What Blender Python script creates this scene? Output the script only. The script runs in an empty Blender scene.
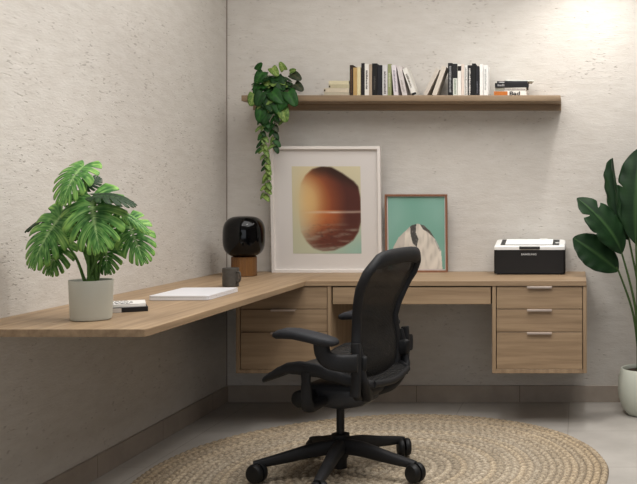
import bpy, bmesh, math, random
import numpy as np
from mathutils import Vector, Matrix, Quaternion
PI=math.pi; R=math.radians
S=bpy.context.scene; COL=S.collection
random.seed(4)
# ---------------- camera numbers
F=898.0; CD=5.1; CH=1.1545; PX=578.0; PY=198.5
def at(px,py,Y):
    """point at depth plane Y seen at photo position px,py"""
    s=F/(CD+Y); return Vector(((px-PX)/s,Y,CH-(py-PY)/s))
# ---------------- materials
MATS={}
def lin(c):
    return tuple(((v/255)/12.92 if v/255<=.04045 else ((v/255+.055)/1.055)**2.4) for v in c)+(1,)
class NT:
    def __init__(s,name):
        m=bpy.data.materials.new(name); m.use_nodes=True; s.m=m; s.t=m.node_tree; s.n=s.t.nodes
        s.b=s.n['Principled BSDF']; MATS[name]=m
    def node(s,t,**k):
        n=s.n.new(t)
        for a,v in k.items():
            if a.startswith('i_'):
                a=a[2:]; a=int(a) if a.isdigit() else a.replace('_',' ')
                n.inputs[a].default_value=v
            else: setattr(n,a,v)
        return n
    def link(s,a,b): s.t.links.new(a,b)
    def ramp(s,fac,stops):
        r=s.node('ShaderNodeValToRGB'); e=r.color_ramp.elements
        while len(e)<len(stops): e.new(.5)
        for i,(p,c) in enumerate(stops): e[i].position=p; e[i].color=c
        s.link(fac,r.inputs[0]); return r.outputs[0]
    def coords(s,scale=(1,1,1),rot=(0,0,0)):
        tc=s.node('ShaderNodeTexCoord'); mp=s.node('ShaderNodeMapping')
        mp.inputs['Scale'].default_value=scale; mp.inputs['Rotation'].default_value=rot
        s.link(tc.outputs['Object'],mp.inputs[0]); return mp.outputs[0]
    def noise(s,vec,scale,detail=3,rough=.5):
        n=s.node('ShaderNodeTexNoise'); n.inputs['Scale'].default_value=scale; n.inputs['Detail'].default_value=detail
        n.inputs['Roughness'].default_value=rough; s.link(vec,n.inputs['Vector']); return n.outputs['Fac']
    def mix(s,fac,a,b,mode='MIX'):
        m=s.node('ShaderNodeMix',data_type='RGBA',blend_type=mode)
        for v,i in((fac,0),(a,6),(b,7)):
            if hasattr(v,'links') or hasattr(v,'is_output'): s.link(v,m.inputs[i])
            else: m.inputs[i].default_value=v
        return m.outputs[2]
    def math(s,op,a,b=None):
        m=s.node('ShaderNodeMath',operation=op)
        for i,v in enumerate((a,b)):
            if v is None: continue
            if hasattr(v,'is_output'): s.link(v,m.inputs[i])
            else: m.inputs[i].default_value=v
        return m.outputs[0]
    def bump(s,h,strength=.3,dist=.01,prev=None):
        b=s.node('ShaderNodeBump'); b.inputs['Strength'].default_value=strength; b.inputs['Distance'].default_value=dist
        s.link(h,b.inputs['Height'])
        if prev: s.link(prev,b.inputs['Normal'])
        return b.outputs[0]
def simple(name,rgb,rough=.5,metal=0,noise=0,coat=0,spec=.28,scale=60):
    t=NT(name); t.b.inputs['Base Color'].default_value=lin(rgb); t.b.inputs['Roughness'].default_value=rough
    t.b.inputs['Metallic'].default_value=metal; t.b.inputs['Coat Weight'].default_value=coat
    t.b.inputs['Specular IOR Level'].default_value=spec
    if noise:
        v=t.coords(); f=t.noise(v,scale,3)
        a=lin([min(255,c*(1+noise)) for c in rgb]); b=lin([c*(1-noise) for c in rgb])
        t.link(t.ramp(f,[(.3,b),(.7,a)]),t.b.inputs['Base Color'])
        t.link(t.bump(f,.15,.002),t.b.inputs['Normal'])
    return t.m
def plaster(name,ax):
    t=NT(name); st=(1,1,3.2)
    v=t.coords(st)
    big=t.noise(t.coords(),1.1,4,.55)
    base=t.ramp(big,[(.3,lin((197,191,183))),(.7,lin((211,206,198)))])
    med=t.noise(v,9,5,.6)
    base=t.mix(.16,base,t.ramp(med,[(.35,lin((186,175,164))),(.65,lin((228,223,217)))]))
    pit=t.noise(v,30,3,.6); gate=t.noise(t.coords(),4.5,3,.6)
    thr=t.math('MULTIPLY',pit,t.math('ADD',t.math('MULTIPLY',gate,.5),.57))
    pm=t.ramp(thr,[(.522,(0,0,0,1)),(.585,(1,1,1,1))])
    base=t.mix(t.math('MULTIPLY',pm,.33),base,lin((118,104,92)))
    t.link(base,t.b.inputs['Base Color'])
    fine=t.noise(v,42,4,.65)
    b=t.bump(fine,.38,.005)
    b=t.bump(med,.35,.008,b)
    inv=t.math('SUBTRACT',1.0,pm)
    b=t.bump(inv,.5,.005,b)
    t.link(b,t.b.inputs['Normal']); t.b.inputs['Roughness'].default_value=.88
    t.b.inputs['Specular IOR Level'].default_value=.2
    return t.m
def wood(name,light,dark,axis='x',rough=.5,scale=1.0):
    t=NT(name); k={'x':(1.1,22,22),'y':(22,1.1,22),'z':(22,22,1.1)}[axis]
    v=t.coords(tuple(a*scale for a in k))
    g=t.noise(v,1.6,6,.62); g2=t.noise(t.coords(tuple(a*scale for a in {'x':(.5,5,5),'y':(5,.5,5),'z':(5,5,.5)}[axis])),1.3,3,.5)
    c1=t.ramp(g,[(.3,lin(dark)),(.68,lin(light))])
    c2=t.ramp(g2,[(.3,lin([c*.86 for c in light])),(.7,lin([min(255,c*1.05) for c in light]))])
    t.link(t.mix(.38,c1,c2),t.b.inputs['Base Color']); t.b.inputs['Roughness'].default_value=rough
    t.b.inputs['Specular IOR Level'].default_value=.35
    t.link(t.bump(g,.12,.001),t.b.inputs['Normal']); return t.m
def tiles(name,c1,c2,size,off,grout):
    t=NT(name); v=t.coords()
    f=t.noise(v,3.5,6,.6); base=t.ramp(f,[(.3,lin(c1)),(.7,lin(c2))])
    sep=t.node('ShaderNodeSeparateXYZ'); t.link(v,sep.inputs[0])
    m=None
    for ax,o in zip('XYZ',off):
        if o is None: continue
        a=t.math('FRACT',t.math('DIVIDE',t.math('SUBTRACT',sep.outputs[ax],o),size))
        d=t.math('ABSOLUTE',t.math('SUBTRACT',a,.5))
        g=t.math('GREATER_THAN',d,.5-.0018/size)
        m=g if m is None else t.math('MAXIMUM',m,g)
    t.link(t.mix(m,base,lin(grout)),t.b.inputs['Base Color'])
    t.b.inputs['Roughness'].default_value=.33; t.b.inputs['Specular IOR Level'].default_value=.4
    t.link(t.bump(t.math('SUBTRACT',1.0,m),.3,.002),t.b.inputs['Normal']); return t.m
M={}
M['wallb']=plaster('plaster_back','x'); M['wallL']=plaster('plaster_left','y')
M['white_paint']=simple('white_paint',(205,200,194),.8); M['room_paint']=simple('room_paint',(122,114,106),.85)
M['floor']=tiles('floor_tile',(168,163,156),(190,185,178),.6,(-.05,-.04,None),(138,131,123))
M['base_b']=tiles('skirting_back',(146,134,122),(176,163,149),.585,(-.33,None,None),(106,96,86))
M['base_l']=tiles('skirting_left',(146,134,122),(176,163,149),.585,(None,-1.98,None),(106,96,86))
OAK=((168,143,114),(104,82,60))
M['oakx']=wood('oak_x',*OAK,'x'); M['oaky']=wood('oak_y',*OAK,'y'); M['oakz']=wood('oak_z',*OAK,'z')
M['shelf']=wood('shelf_oak',(152,130,104),(108,88,68),'x')
M['gap']=simple('cabinet_inside',(60,44,30),.8)
M['pull']=simple('brushed_pull',(196,180,168),.38,.75)
M['lampwood']=wood('lamp_wood',(122,84,46),(78,50,24),'z',.45)
M['blackglass']=simple('black_glass',(5,5,6),.10,spec=.28)
M['mug']=simple('mug_stoneware',(74,70,65),.6,noise=.08)
M['laptop']=simple('laptop_shell',(226,226,230),.35,.15)
M['laptop_dark']=simple('laptop_gap',(70,70,74),.5)
M['frame_white']=simple('frame_white',(226,219,213),.5)
M['mat_white']=simple('mount_board',(214,208,203),.75)
M['frame_brown']=wood('frame_walnut',(148,104,80),(108,70,50),'z',.5)
M['printer_black']=simple('printer_black',(30,28,27),.5)
M['printer_white']=simple('printer_white',(232,231,228),.42)
M['printer_dark']=simple('printer_recess',(52,52,52),.5)
M['lettering']=simple('lettering_grey',(190,190,188),.5)
M['paper']=simple('paper',(244,243,240),.8)
M['chair']=simple('graphite_plastic',(31,31,33),.6,noise=.06)
M['chair_pad']=simple('arm_pad',(37,38,42),.62,noise=.05)
M['chair_metal']=simple('chair_mech',(56,57,60),.4,.3)
M['chair_black']=simple('caster_black',(24,24,25),.5)
M['pot_white']=simple('glazed_pot',(200,200,188),.5)
M['soil']=simple('soil',(52,40,30),.95,noise=.3)
M['stem']=simple('plant_stem',(74,108,44),.5,noise=.12)
M['stem_dark']=simple('plant_stem_dark',(64,84,44),.5,noise=.12)
M['planter']=simple('grey_planter',(196,199,186),.55)
M['pot_dark']=simple('dark_pot',(44,40,36),.6)
def mesh_fabric():
    t=NT('chair_mesh'); t.b.inputs['Base Color'].default_value=lin((17,15,13)); t.b.inputs['Roughness'].default_value=.7
    tr=t.node('ShaderNodeBsdfTransparent'); mx=t.node('ShaderNodeMixShader')
    v=t.coords(); w=t.node('ShaderNodeTexWave'); w.wave_type='BANDS'; w.bands_direction='Z'; w.inputs['Scale'].default_value=55
    t.link(v,w.inputs[0]); f=t.math('ADD',t.math('MULTIPLY',w.outputs['Fac'],.10),.76)
    t.link(f,mx.inputs[0]); t.link(tr.outputs[0],mx.inputs[1]); t.link(t.b.outputs[0],mx.inputs[2])
    t.link(mx.outputs[0],t.n['Material Output'].inputs['Surface']); return t.m
M['mesh']=mesh_fabric()
def attr_mat(name,rough=.55,spec=.4,bump=0,trans=0):
    t=NT(name); a=t.node('ShaderNodeAttribute',attribute_name='Col'); t.link(a.outputs['Color'],t.b.inputs['Base Color'])
    t.b.inputs['Roughness'].default_value=rough; t.b.inputs['Specular IOR Level'].default_value=spec
    return t.m
M['print']=attr_mat('printed_paper',.7,.2)
M['leafcol']=attr_mat('variegated_leaf',.5,.22)
def rugmat():
    t=NT('jute'); v=t.coords()
    f=t.noise(v,60,4,.7); g=t.noise(v,3,3,.5); h=t.noise(v,160,2,.6)
    a=t.ramp(f,[(.32,lin((128,113,93))),(.5,lin((198,184,162))),(.72,lin((236,225,206)))])
    b=t.ramp(g,[(.35,lin((196,180,156))),(.65,lin((234,222,204)))])
    c=t.mix(.5,a,b,'MULTIPLY'); c=t.mix(.35,c,t.ramp(h,[(.3,lin((120,102,80))),(.6,lin((244,234,216)))]))
    at_=t.node('ShaderNodeAttribute',attribute_name='Col')
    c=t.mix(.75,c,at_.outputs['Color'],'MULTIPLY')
    t.link(c,t.b.inputs['Base Color']); t.b.inputs['Roughness'].default_value=.95; t.b.inputs['Specular IOR Level'].default_value=.1
    t.link(t.bump(f,.5,.006),t.b.inputs['Normal']); return t.m
M['rug']=rugmat()
# ---------------- object helpers
def link(o,parent=None):
    COL.objects.link(o)
    if parent: o.parent=parent
    return o
def obj(name,bm,mat,parent=None,smooth=35,loc=None,rot=None):
    me=bpy.data.meshes.new(name)
    if isinstance(bm,bmesh.types.BMesh):
        bmesh.ops.recalc_face_normals(bm,faces=bm.faces); bm.to_mesh(me); bm.free()
    else: me=bm
    for m in (mat if isinstance(mat,(list,tuple)) else [mat]): me.materials.append(m)
    if smooth:
        me.shade_smooth(); me.set_sharp_from_angle(angle=R(smooth))
    o=bpy.data.objects.new(name,me)
    if loc is not None: o.location=loc
    if rot is not None: o.rotation_euler=rot
    return link(o,parent)
def tag(o,label=None,cat=None,group=None,kind=None):
    if label: o['label']=label
    if cat: o['category']=cat
    if group: o['group']=group
    if kind: o['kind']=kind
    return o
def thing(name,label,cat,loc=(0,0,0),rz=0,group=None,rot=None):
    o=bpy.data.objects.new(name,None); o.empty_display_size=.1; COL.objects.link(o); o.location=loc
    o.rotation_euler=rot if rot else (0,0,rz); return tag(o,label,cat,group)
def bm(): return bmesh.new()
def box(b,x0,x1,y0,y1,z0,z1,bev=0,seg=2,mi=0):
    r=bmesh.ops.create_cube(b,size=1); vs=r['verts']
    for v in vs:
        v.co=Vector((x0+(v.co.x+.5)*(x1-x0),y0+(v.co.y+.5)*(y1-y0),z0+(v.co.z+.5)*(z1-z0)))
    fs={f for v in vs for f in v.link_faces}
    for f in fs: f.material_index=mi
    if bev:
        es=list({e for v in vs for e in v.link_edges})
        bmesh.ops.bevel(b,geom=es,offset=bev,segments=seg,affect='EDGES',profile=.5)
    return b
def loft(b,rings,closed_ring=True,cap=True,loop=False):
    vr=[[b.verts.new(p) for p in r] for r in rings]; n=len(rings[0])
    R_=range(len(vr)) if loop else range(len(vr)-1)
    for i in R_:
        a,c=vr[i],vr[(i+1)%len(vr)]
        for j in range(n if closed_ring else n-1):
            b.faces.new((a[j],a[(j+1)%n],c[(j+1)%n],c[j]))
    if cap and closed_ring and not loop:
        b.faces.new(vr[0]); b.faces.new(vr[-1])
    return b
def lathe(b,prof,n=40,c=(0,0,0),cap=True,sq=1.0):
    rings=[]
    for r,z in prof:
        ring=[]
        for k in range(n):
            a=2*PI*k/n; ca,sa=math.cos(a),math.sin(a)
            ring.append((c[0]+r*math.copysign(abs(ca)**sq,ca),c[1]+r*math.copysign(abs(sa)**sq,sa),c[2]+z))
        rings.append(ring)
    return loft(b,rings,cap=cap)
def smooth_path(pts,n=8):
    P=[Vector(p) for p in pts]
    if len(P)<3: return P
    out=[]
    for i in range(len(P)-1):
        p0=P[max(i-1,0)]; p1=P[i]; p2=P[i+1]; p3=P[min(i+2,len(P)-1)]
        for k in range(n):
            t=k/n
            out.append(.5*((2*p1)+(p2-p0)*t+(2*p0-5*p1+4*p2-p3)*t*t+(3*p1-p0-3*p2+p3)*t**3))
    out.append(P[-1]); return out
def tube(b,pts,rad,n=10,smooth=0,flat=None,up=(0,0,1),loop=False,exp=1.0):
    """rad: number or list; flat=(ku,kv) cross-section stretch along up-normal / side"""
    P=smooth_path(pts,smooth) if smooth and not loop else [Vector(p) for p in pts]
    m=len(P)
    if isinstance(rad,(int,float)): rr=[(rad,rad)]*m
    else:
        rr=[]
        for i in range(m):
            t=i/(m-1)*(len(rad)-1); k=min(int(t),len(rad)-2); u=t-k
            A=rad[k]; B=rad[k+1]
            A=A if isinstance(A,tuple) else (A,A); B=B if isinstance(B,tuple) else (B,B)
            rr.append((A[0]*(1-u)+B[0]*u,A[1]*(1-u)+B[1]*u))
    rings=[]; up=Vector(up)
    for i in range(m):
        if loop: d=P[(i+1)%m]-P[i-1]
        else: d=P[min(i+1,m-1)]-P[max(i-1,0)]
        d.normalize(); side=d.cross(up)
        if side.length<1e-4: side=d.cross(Vector((1,0,0)))
        side.normalize(); u=side.cross(d).normalized()
        ring=[]
        for k in range(n):
            a=2*PI*k/n; ca,sa=math.cos(a),math.sin(a)
            ca=math.copysign(abs(ca)**exp,ca); sa=math.copysign(abs(sa)**exp,sa)
            ring.append(P[i]+side*ca*rr[i][0]+u*sa*rr[i][1])
        rings.append(ring)
    return loft(b,rings,loop=loop)
def text(name,s,size,mat,parent,loc,rot,extrude=.0006,bold=0,sx=1):
    c=bpy.data.curves.new(name,'FONT'); c.body=s; c.size=size; c.extrude=extrude; c.align_x='CENTER'; c.align_y='CENTER'; c.offset=bold
    o=bpy.data.objects.new(name+'_c',c); COL.objects.link(o)
    me=bpy.data.meshes.new_from_object(o.evaluated_get(bpy.context.evaluated_depsgraph_get()))
    bpy.data.objects.remove(o); bpy.data.curves.remove(c); me.name=name
    for v in me.vertices: v.co.x*=sx
    me.materials.clear(); me.materials.append(mat)
    q=bpy.data.objects.new(name,me); q.location=loc; q.rotation_euler=rot; return link(q,parent)
# ---------------- room shell
XL=-1.996; XR=2.6; YF=-6.6; ZC=2.75
def struct(name,b,m): return tag(obj(name,b,m,smooth=0),kind='structure')
b=bm(); box(b,XL-.1,XR+.1,0,.12,0,ZC); struct('wall_back',b,M['wallb'])
b=bm(); box(b,XL-.12,XL,YF,0,0,ZC); struct('wall_left',b,M['wallL'])
b=bm(); box(b,XR,XR+.12,YF,0,0,ZC); struct('wall_right',b,M['room_paint'])
b=bm()
box(b,XL-.1,-1.4,YF-.12,YF,0,ZC); box(b,1.9,XR+.1,YF-.12,YF,0,ZC); box(b,-1.4,1.9,YF-.12,YF,0,.5); box(b,-1.4,1.9,YF-.12,YF,2.45,ZC)
struct('wall_front',b,M['room_paint'])
b=bm(); box(b,XL-.12,XR+.12,YF-.12,.12,-.08,0); struct('floor',b,M['floor'])
b=bm(); box(b,XL-.12,XR+.12,YF-.12,.12,ZC,ZC+.08); struct('ceiling',b,M['white_paint'])
b=bm(); box(b,XL+.014,XR,-.014,0,0,.0935,.001,1); struct('baseboard_back',b,M['base_b'])
b=bm(); box(b,XL,XL+.014,YF,0,0,.0935,.001,1); struct('baseboard_left',b,M['base_l'])
b=bm(); box(b,XL,XL+.0045,-.0045,0,.0935,ZC); struct('shade_strip_1',b,simple('corner_shade',(138,127,117),.9))  # thin dark strip standing in for the shade line in the corner
# ---------------- worktop
WZ=.7405; WT=.0240; DY=-.607; DX=-1.366; EY=-2.262
t=thing('desk_worktop','pale oak worktop running in an L along both walls, mounted above the drawer cabinets','worktop',(XL,0,WZ-WT))
def prism(b,pts,z0,z1,bev=.0015):
    lo=[b.verts.new((x,y,z0)) for x,y in pts]; hi=[b.verts.new((x,y,z1)) for x,y in pts]; n=len(pts)
    fs=[b.faces.new(lo[::-1]),b.faces.new(hi)]
    for i in range(n): fs.append(b.faces.new((lo[i],lo[(i+1)%n],hi[(i+1)%n],hi[i])))
    if bev: bmesh.ops.bevel(b,geom=list({e for f in fs for e in f.edges}),offset=bev,segments=2,affect='EDGES')
    return b
b=bm(); prism(b,[(0,EY),(DX-XL-.006,EY),(DX-XL,EY+.012),(DX-XL,0),(0,0)],0,WT); obj('worktop_panel',b,M['oaky'],t)
b=bm(); prism(b,[(DX-XL,DY),(2.038,DY),(2.038,0),(DX-XL,0)],0,WT,.001); obj('worktop_panel',b,M['oakx'],t)
# ---------------- cabinets
CT=WZ-WT-.0005; CB=.279
def pull(w,x,z,parent):
    b=bm(); box(b,x-w/2,x+w/2,-.614,-.585,z-.001,z+.0015,.0005,1); box(b,x-w/2,x+w/2,-.6145,-.612,z-.0115,z+.0015,.0006,1)
    return obj('handle',b,M['pull'],parent)
def cabinet(x0,x1,label,splits):
    t=thing('drawer_cabinet',label,'cabinet',((x0+x1)/2,0,CB),0,'wall-hung drawer cabinets under the worktop')
    w=(x1-x0)/2; th=.019; H=CT-CB
    b=bm(); y0=-.603
    box(b,-w,-w+th,y0,-.001,0,H,.001,1); box(b,w-th,w,y0,-.001,0,H,.001,1); box(b,-w+th,w-th,y0,-.001,0,th,.001,1)
    obj('carcass',b,M['oakz'],t)
    b=bm(); box(b,-w+th,w-th,-.03,-.001,th,H); box(b,-w+th,w-th,-.58,-.03,H-.004,H); obj('inner_panel',b,M['gap'],t)
    g=.0035
    for (za,zb) in splits:
        za-=CB; zb-=CB
        b=bm(); box(b,-w+th+g,w-th-g,-.6,-.582,za+g/2,zb-g/2-.0,.001,1); 
        box(b,-w+th+.02,w-th-.02,-.582,-.1,za+.02,zb-.03)
        d=obj('drawer',b,M['oakx'],t)
        b=bm(); zt=zb-g/2
        box(b,-.062,.062,-.612,-.585,zt,zt+.0018,.0005,1); box(b,-.062,.062,-.6135,-.611,zt-.008,zt+.0018,.0006,1)
        obj('handle',b,M['pull'],d)
    return t
rows=[(.298,.4850),(.4850,.600),(.600,.7150)]
cabinet(-1.713,-1.236,'oak three-drawer wall cabinet tucked behind the office chair in the desk corner',rows)
cabinet(-.430,.044,'oak three-drawer wall cabinet below the printer',rows)
t=thing('desk_drawer_unit','wide shallow oak drawer without handle under the worktop between the two cabinets','drawer',(-.833,0,.625))
b=bm(); box(b,-.400,.400,-.585,-.001,CT-.625-.006,CT-.625); box(b,-.400,-.389,-.585,-.02,0,CT-.63);box(b,.389,.400,-.585,-.02,0,CT-.63); obj('mounting_frame',b,M['gap'],t)
b=bm(); box(b,-.3955,.3955,-.602,-.586,0,CT-.625-.006,.001,1); box(b,-.38,.38,-.586,-.1,.006,.07); obj('drawer_front',b,M['oakx'],t)
# ---------------- wall shelf
SZ=1.716
t=thing('wall_shelf','long floating oak shelf on the back wall holding books and a trailing plant','shelf',(-.96,0,1.653))
b=bm(); box(b,-.87,.865,-.22,0,.031,.063,.002,2); obj('shelf_board',b,M['shelf'],t)
b=bm(); box(b,-.87,.865,-.045,0,0,.031,.001,1); obj('wall_cleat',b,M['shelf'],t)
SZ=1.653+.063
# ---------------- rug
def make_rug():
    Rr=.974; cx,cy=-.8486,-1.30; rw=Rr/31; NR=31; sub=7; NA=1200
    rs=np.linspace(0.004,NR*rw,NR*sub+1); th=np.linspace(0,2*PI,NA,endpoint=False)
    RR,TT=np.meshgrid(rs,th,indexing='ij')
    wob=.0035*np.sin(TT*3+1)+.0025*np.sin(TT*7+2)+.0012*np.sin(TT*23)
    k=(RR/rw)-TT/(2*PI)*0
    ring=np.floor(np.clip(k,0,NR-1e-4)); ph=k-ring; ph[-1,:]=1
    bump=np.sqrt(np.clip(1-(2*ph-1)**2,0,1))
    nb=np.maximum(6,np.round(2*PI*(ring+.5)*rw/.040)); rnd=np.random.RandomState(3).rand(NR+1)*6
    sgn=np.where(ring%2==0,1,-1)
    br=np.abs(np.sin(TT*nb/2+rnd[ring.astype(int)]+sgn*(ph-.5)*2.2))
    Z=.002+.0115*bump*(.45+.55*br)
    Z[-1,:]=0.001
    q=RR+wob*RR/Rr
    X=q*np.cos(TT); Y=q*np.sin(TT)
    V=np.stack([X,Y,Z],-1).reshape(-1,3)
    nr=len(rs); i=np.arange(nr-1)[:,None]*NA; j=np.arange(NA)[None,:]; j2=(j+1)%NA
    Fq=np.stack([i+j,i+NA+j,i+NA+j2,i+j2],-1).reshape(-1,4)
    me=bpy.data.meshes.new('round_rug')
    me.vertices.add(len(V)); me.vertices.foreach_set('co',V.ravel().astype(np.float32))
    me.loops.add(Fq.size); me.loops.foreach_set('vertex_index',Fq.ravel().astype(np.int32))
    me.polygons.add(len(Fq)); me.polygons.foreach_set('loop_start',(np.arange(len(Fq))*4).astype(np.int32))
    try: me.polygons.foreach_set('loop_total',np.full(len(Fq),4,np.int32))
    except Exception: pass
    me.update(); me.validate()
    # plait colour: fibres vary from ring to ring, groove shade painted in
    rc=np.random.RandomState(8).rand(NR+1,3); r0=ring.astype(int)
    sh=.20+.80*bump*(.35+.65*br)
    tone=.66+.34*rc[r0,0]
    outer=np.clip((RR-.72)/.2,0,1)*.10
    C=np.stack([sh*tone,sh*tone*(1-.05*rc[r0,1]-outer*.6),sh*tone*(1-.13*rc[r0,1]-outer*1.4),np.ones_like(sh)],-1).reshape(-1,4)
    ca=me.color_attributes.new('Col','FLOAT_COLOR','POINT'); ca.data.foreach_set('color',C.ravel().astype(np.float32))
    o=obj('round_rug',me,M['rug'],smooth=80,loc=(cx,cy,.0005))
    tag(o,'round braided natural jute rug lying on the tiled floor under the office chair','rug')
make_rug()
# ---------------- framed pictures
def picture_mesh(name,w,h,nx,ny,fn):
    xs=np.linspace(0,1,nx); ys=np.linspace(0,1,ny)
    V=[((x-.5)*w,0,y*h) for y in ys for x in xs]
    Fc=[(j*nx+i,j*nx+i+1,(j+1)*nx+i+1,(j+1)*nx+i) for j in range(ny-1) for i in range(nx-1)]
    me=bpy.data.meshes.new(name); me.from_pydata(V,[],Fc)
    ca=me.color_attributes.new('Col','FLOAT_COLOR','POINT')
    col=[]
    for y in ys:
        for x in xs: col+=lin(fn(x,1-y))
    ca.data.foreach_set('color',col); return me
def mixc(a,b,t):
    t=max(0,min(1,t)); return tuple(a[i]*(1-t)+b[i]*t for i in range(3))
def sst(a,b,x):
    t=max(0,min(1,(x-a)/(b-a))); return t*t*(3-2*t)
from mathutils import noise as MN
def inside(poly,x,y):
    c=False;n=len(poly)
    for i in range(n):
        x1,y1=poly[i];x2,y2=poly[i-1]
        if (y1>y)!=(y2>y) and x<(x2-x1)*(y-y1)/(y2-y1)+x1: c=not c
    return c
ROCK=[(.20,.10),(.30,.03),(.44,.0),(.58,.01),(.74,.08),(.90,.17),(.965,.23),(.995,.36),(1.0,.5),(.995,.64),(.96,.75),(.88,.85),(.74,.92),(.6,.965),(.44,.975),(.3,.94),(.2,.86),(.12,.75),(.1,.6),(.1,.5),(.1,.35),(.13,.2)]
def sunset(x,y):
    n=MN.noise((x*5,y*26,1.3)); n2=MN.noise((x*22,y*60,4.3))
    back=mixc((208,198,166),(188,188,162),y); back=mixc(back,(150,180,165),sst(.55,1,y)*sst(.2,1,x))
    def rockcol():
        g=math.hypot((x-.12)/.75,(y-.42)/.62)
        c=mixc((222,190,134),(178,118,72),g/.38)
        c=mixc(c,(142,76,50),(g-.32)/.30); c=mixc(c,(84,48,42),(g-.56)/.35)
        if y<.5: c=mixc(c,(52,38,32),.85*sst(.16,.0,y-max(0,(x-.5))*.35)*sst(.1,.4,x))
        else:
            c=mixc(c,(206,118,66),.5*sst(.0,.6,1-abs(x-.35)*2)*sst(.9,.55,y)); c=mixc(c,(104,58,46),sst(.6,.95,y)*.8)
            c=mixc(c,(150,140,126),max(0,n)*1.1*sst(.55,.8,y)); c=mixc(c,(80,52,44),max(0,-n2)*.9*sst(.55,.8,y))
        return c
    e=0
    for dx,dy in((0,0),(.012,0),(-.012,0),(0,.01),(0,-.01)): e+=inside(ROCK,x+dx,y+dy)/5
    soft=sst(.03,.5,x+.22*sst(.3,.0,y)+.10*sst(.6,1,y)) # the left side melts into glow
    c=mixc(back,rockcol(),e*(.08+.92*soft)*(1-.4*sst(.88,1,y)))
    glow=math.exp(-((x-.24)/.17)**2-((y-.38)/.28)**2); c=mixc(c,(224,178,112),glow*.6)
    line=math.exp(-((y-(.525+.012*(.5-x)))/.013)**2)
    c=mixc(c,(214,200,182),line*sst(.12,.4,x)*(.7+n*.5))
    return c
def drape(x,y):
    y=.455+(y-.37)*.865; x=.5+(x-.5)/1.14
    bg=mixc((122,168,152),(134,176,162),MN.noise((x*3,y*3,0))+.5)
    D=[(.12,1),(.11,.86),(.14,.73),(.22,.62),(.33,.54),(.42,.475),(.52,.455),(.62,.475),(.72,.55),(.82,.68),(.88,.78),(.90,1)]
    if inside(D,x,y):
        n=MN.noise((x*9+y*6,y*3,2)); c=mixc((208,200,188),(226,217,204),n+.5)
        if x<.28+ .1*(1-y): c=mixc(c,(176,168,160),.5)
        c=mixc(c,(168,160,150),.5*max(0,MN.noise((x*20,y*7,5)))*2)
        for poly,k in(([(.40,.465),(.50,.45),(.49,.56),(.53,.64),(.50,.735),(.44,.69),(.41,.6)],(78,76,74)),
                      ([(.55,.455),(.66,.46),(.72,.52),(.80,.57),(.78,.63),(.68,.56),(.60,.52)],(88,84,80)),
                      ([(.80,.60),(.90,.76),(.86,.79),(.78,.66)],(178,176,172))):
            if inside(poly,x,y): c=mixc(k,(140,134,128),max(0,MN.noise((x*30,y*30,1)))*1.2)
        return c
    return bg
def framed(name,label,cat,w,h,fw,fd,xc,ybot,lean,mfr,mat_in,art,artpos,res):
    t=thing(name,label,cat,(xc,ybot,WZ+.0008),rot=(-lean,0,0))
    b=bm(); 
    box(b,-w/2,-w/2+fw,-fd,0,0,h,.001,1); box(b,w/2-fw,w/2,-fd,0,0,h,.001,1)
    box(b,-w/2+fw,w/2-fw,-fd,0,0,fw,.001,1); box(b,-w/2+fw,w/2-fw,-fd,0,h-fw,h,.001,1)
    obj('picture_frame',b,mfr,t)
    b=bm(); box(b,-w/2+fw,w/2-fw,-fd*.45,-.002,fw,h-fw); obj('mount_board',b,mat_in,t)
    x0,x1,z0,z1=artpos
    me=picture_mesh('art_print',x1-x0,z1-z0,res[0],res[1],art)
    obj('art_print',me,M['print'],t,smooth=0,loc=((x0+x1)/2,-fd*.45-.0008,z0))
    return t
# large: 0.62 x 0.71 m; small: 0.35 x 0.44 m
framed('picture_frame_large'.replace('_large',''),'large white-framed print of a glowing sunset rock, leaning on the wall','framed picture',.614,.706,.017,.03,-1.405,-.052,R(-3.2),M['frame_white'],M['mat_white'],sunset,(-.190,.193,.106,.594),(190,240))
framed('picture_frame','smaller brown-framed teal print of a white draped figure, leaning behind the chair back','framed picture',.348,.438,.010,.024,-.906,-.038,R(-3.4),M['frame_brown'],M['mat_white'],drape,(-.158,.158,.016,.424),(150,190))
# ---------------- lamp
t=thing('table_lamp','rounded black glass table lamp on a ribbed wooden base in the desk corner','lamp',(-1.783,-.305,WZ+.0005))
b=bm(); n=96; prof=[(.055,0),(.064,.002),(.064,.102),(.058,.105)]
rings=[]
for r,z in prof: rings.append([((r+.0014*math.cos(a*24))*math.cos(a),(r+.0014*math.cos(a*24))*math.sin(a),z) for a in [2*PI*k/n for k in range(n)]])
loft(b,rings); obj('wooden_base',b,M['lampwood'],t,50)
b=bm(); prof=[]
for i in range(33):
    a=-PI/2+PI*i/32; c_,s_=max(0.0,math.cos(a)),math.sin(a)
    prof.append((max(.0008,.108*c_**.62),.1095+.105+.1095*math.copysign(abs(s_)**.68,s_)-.004))
lathe(b,prof,64); obj('glass_shade',b,M['blackglass'],t,80)
# ---------------- mug
t=thing('coffee_mug','dark grey stoneware mug standing on the worktop before the lamp','mug',(-1.634,-.875,WZ+.0005))
b=bm(); lathe(b,[(.034,0),(.037,.002),(.0375,.05),(.0375,.086),(.036,.0875),(.0345,.086),(.0345,.02),(.03,.007),(.001,.006)],48); obj('cup',b,M['mug'],t,40)
b=bm(); tube(b,[(.036,0,.068),(.052,0,.070),(.060,0,.058),(.060,0,.038),(.051,0,.024),(.036,0,.024)],.0042,10,6,up=(0,1,0))
h=obj('handle',b,M['mug'],t); h.rotation_euler=(0,0,R(-25))
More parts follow.
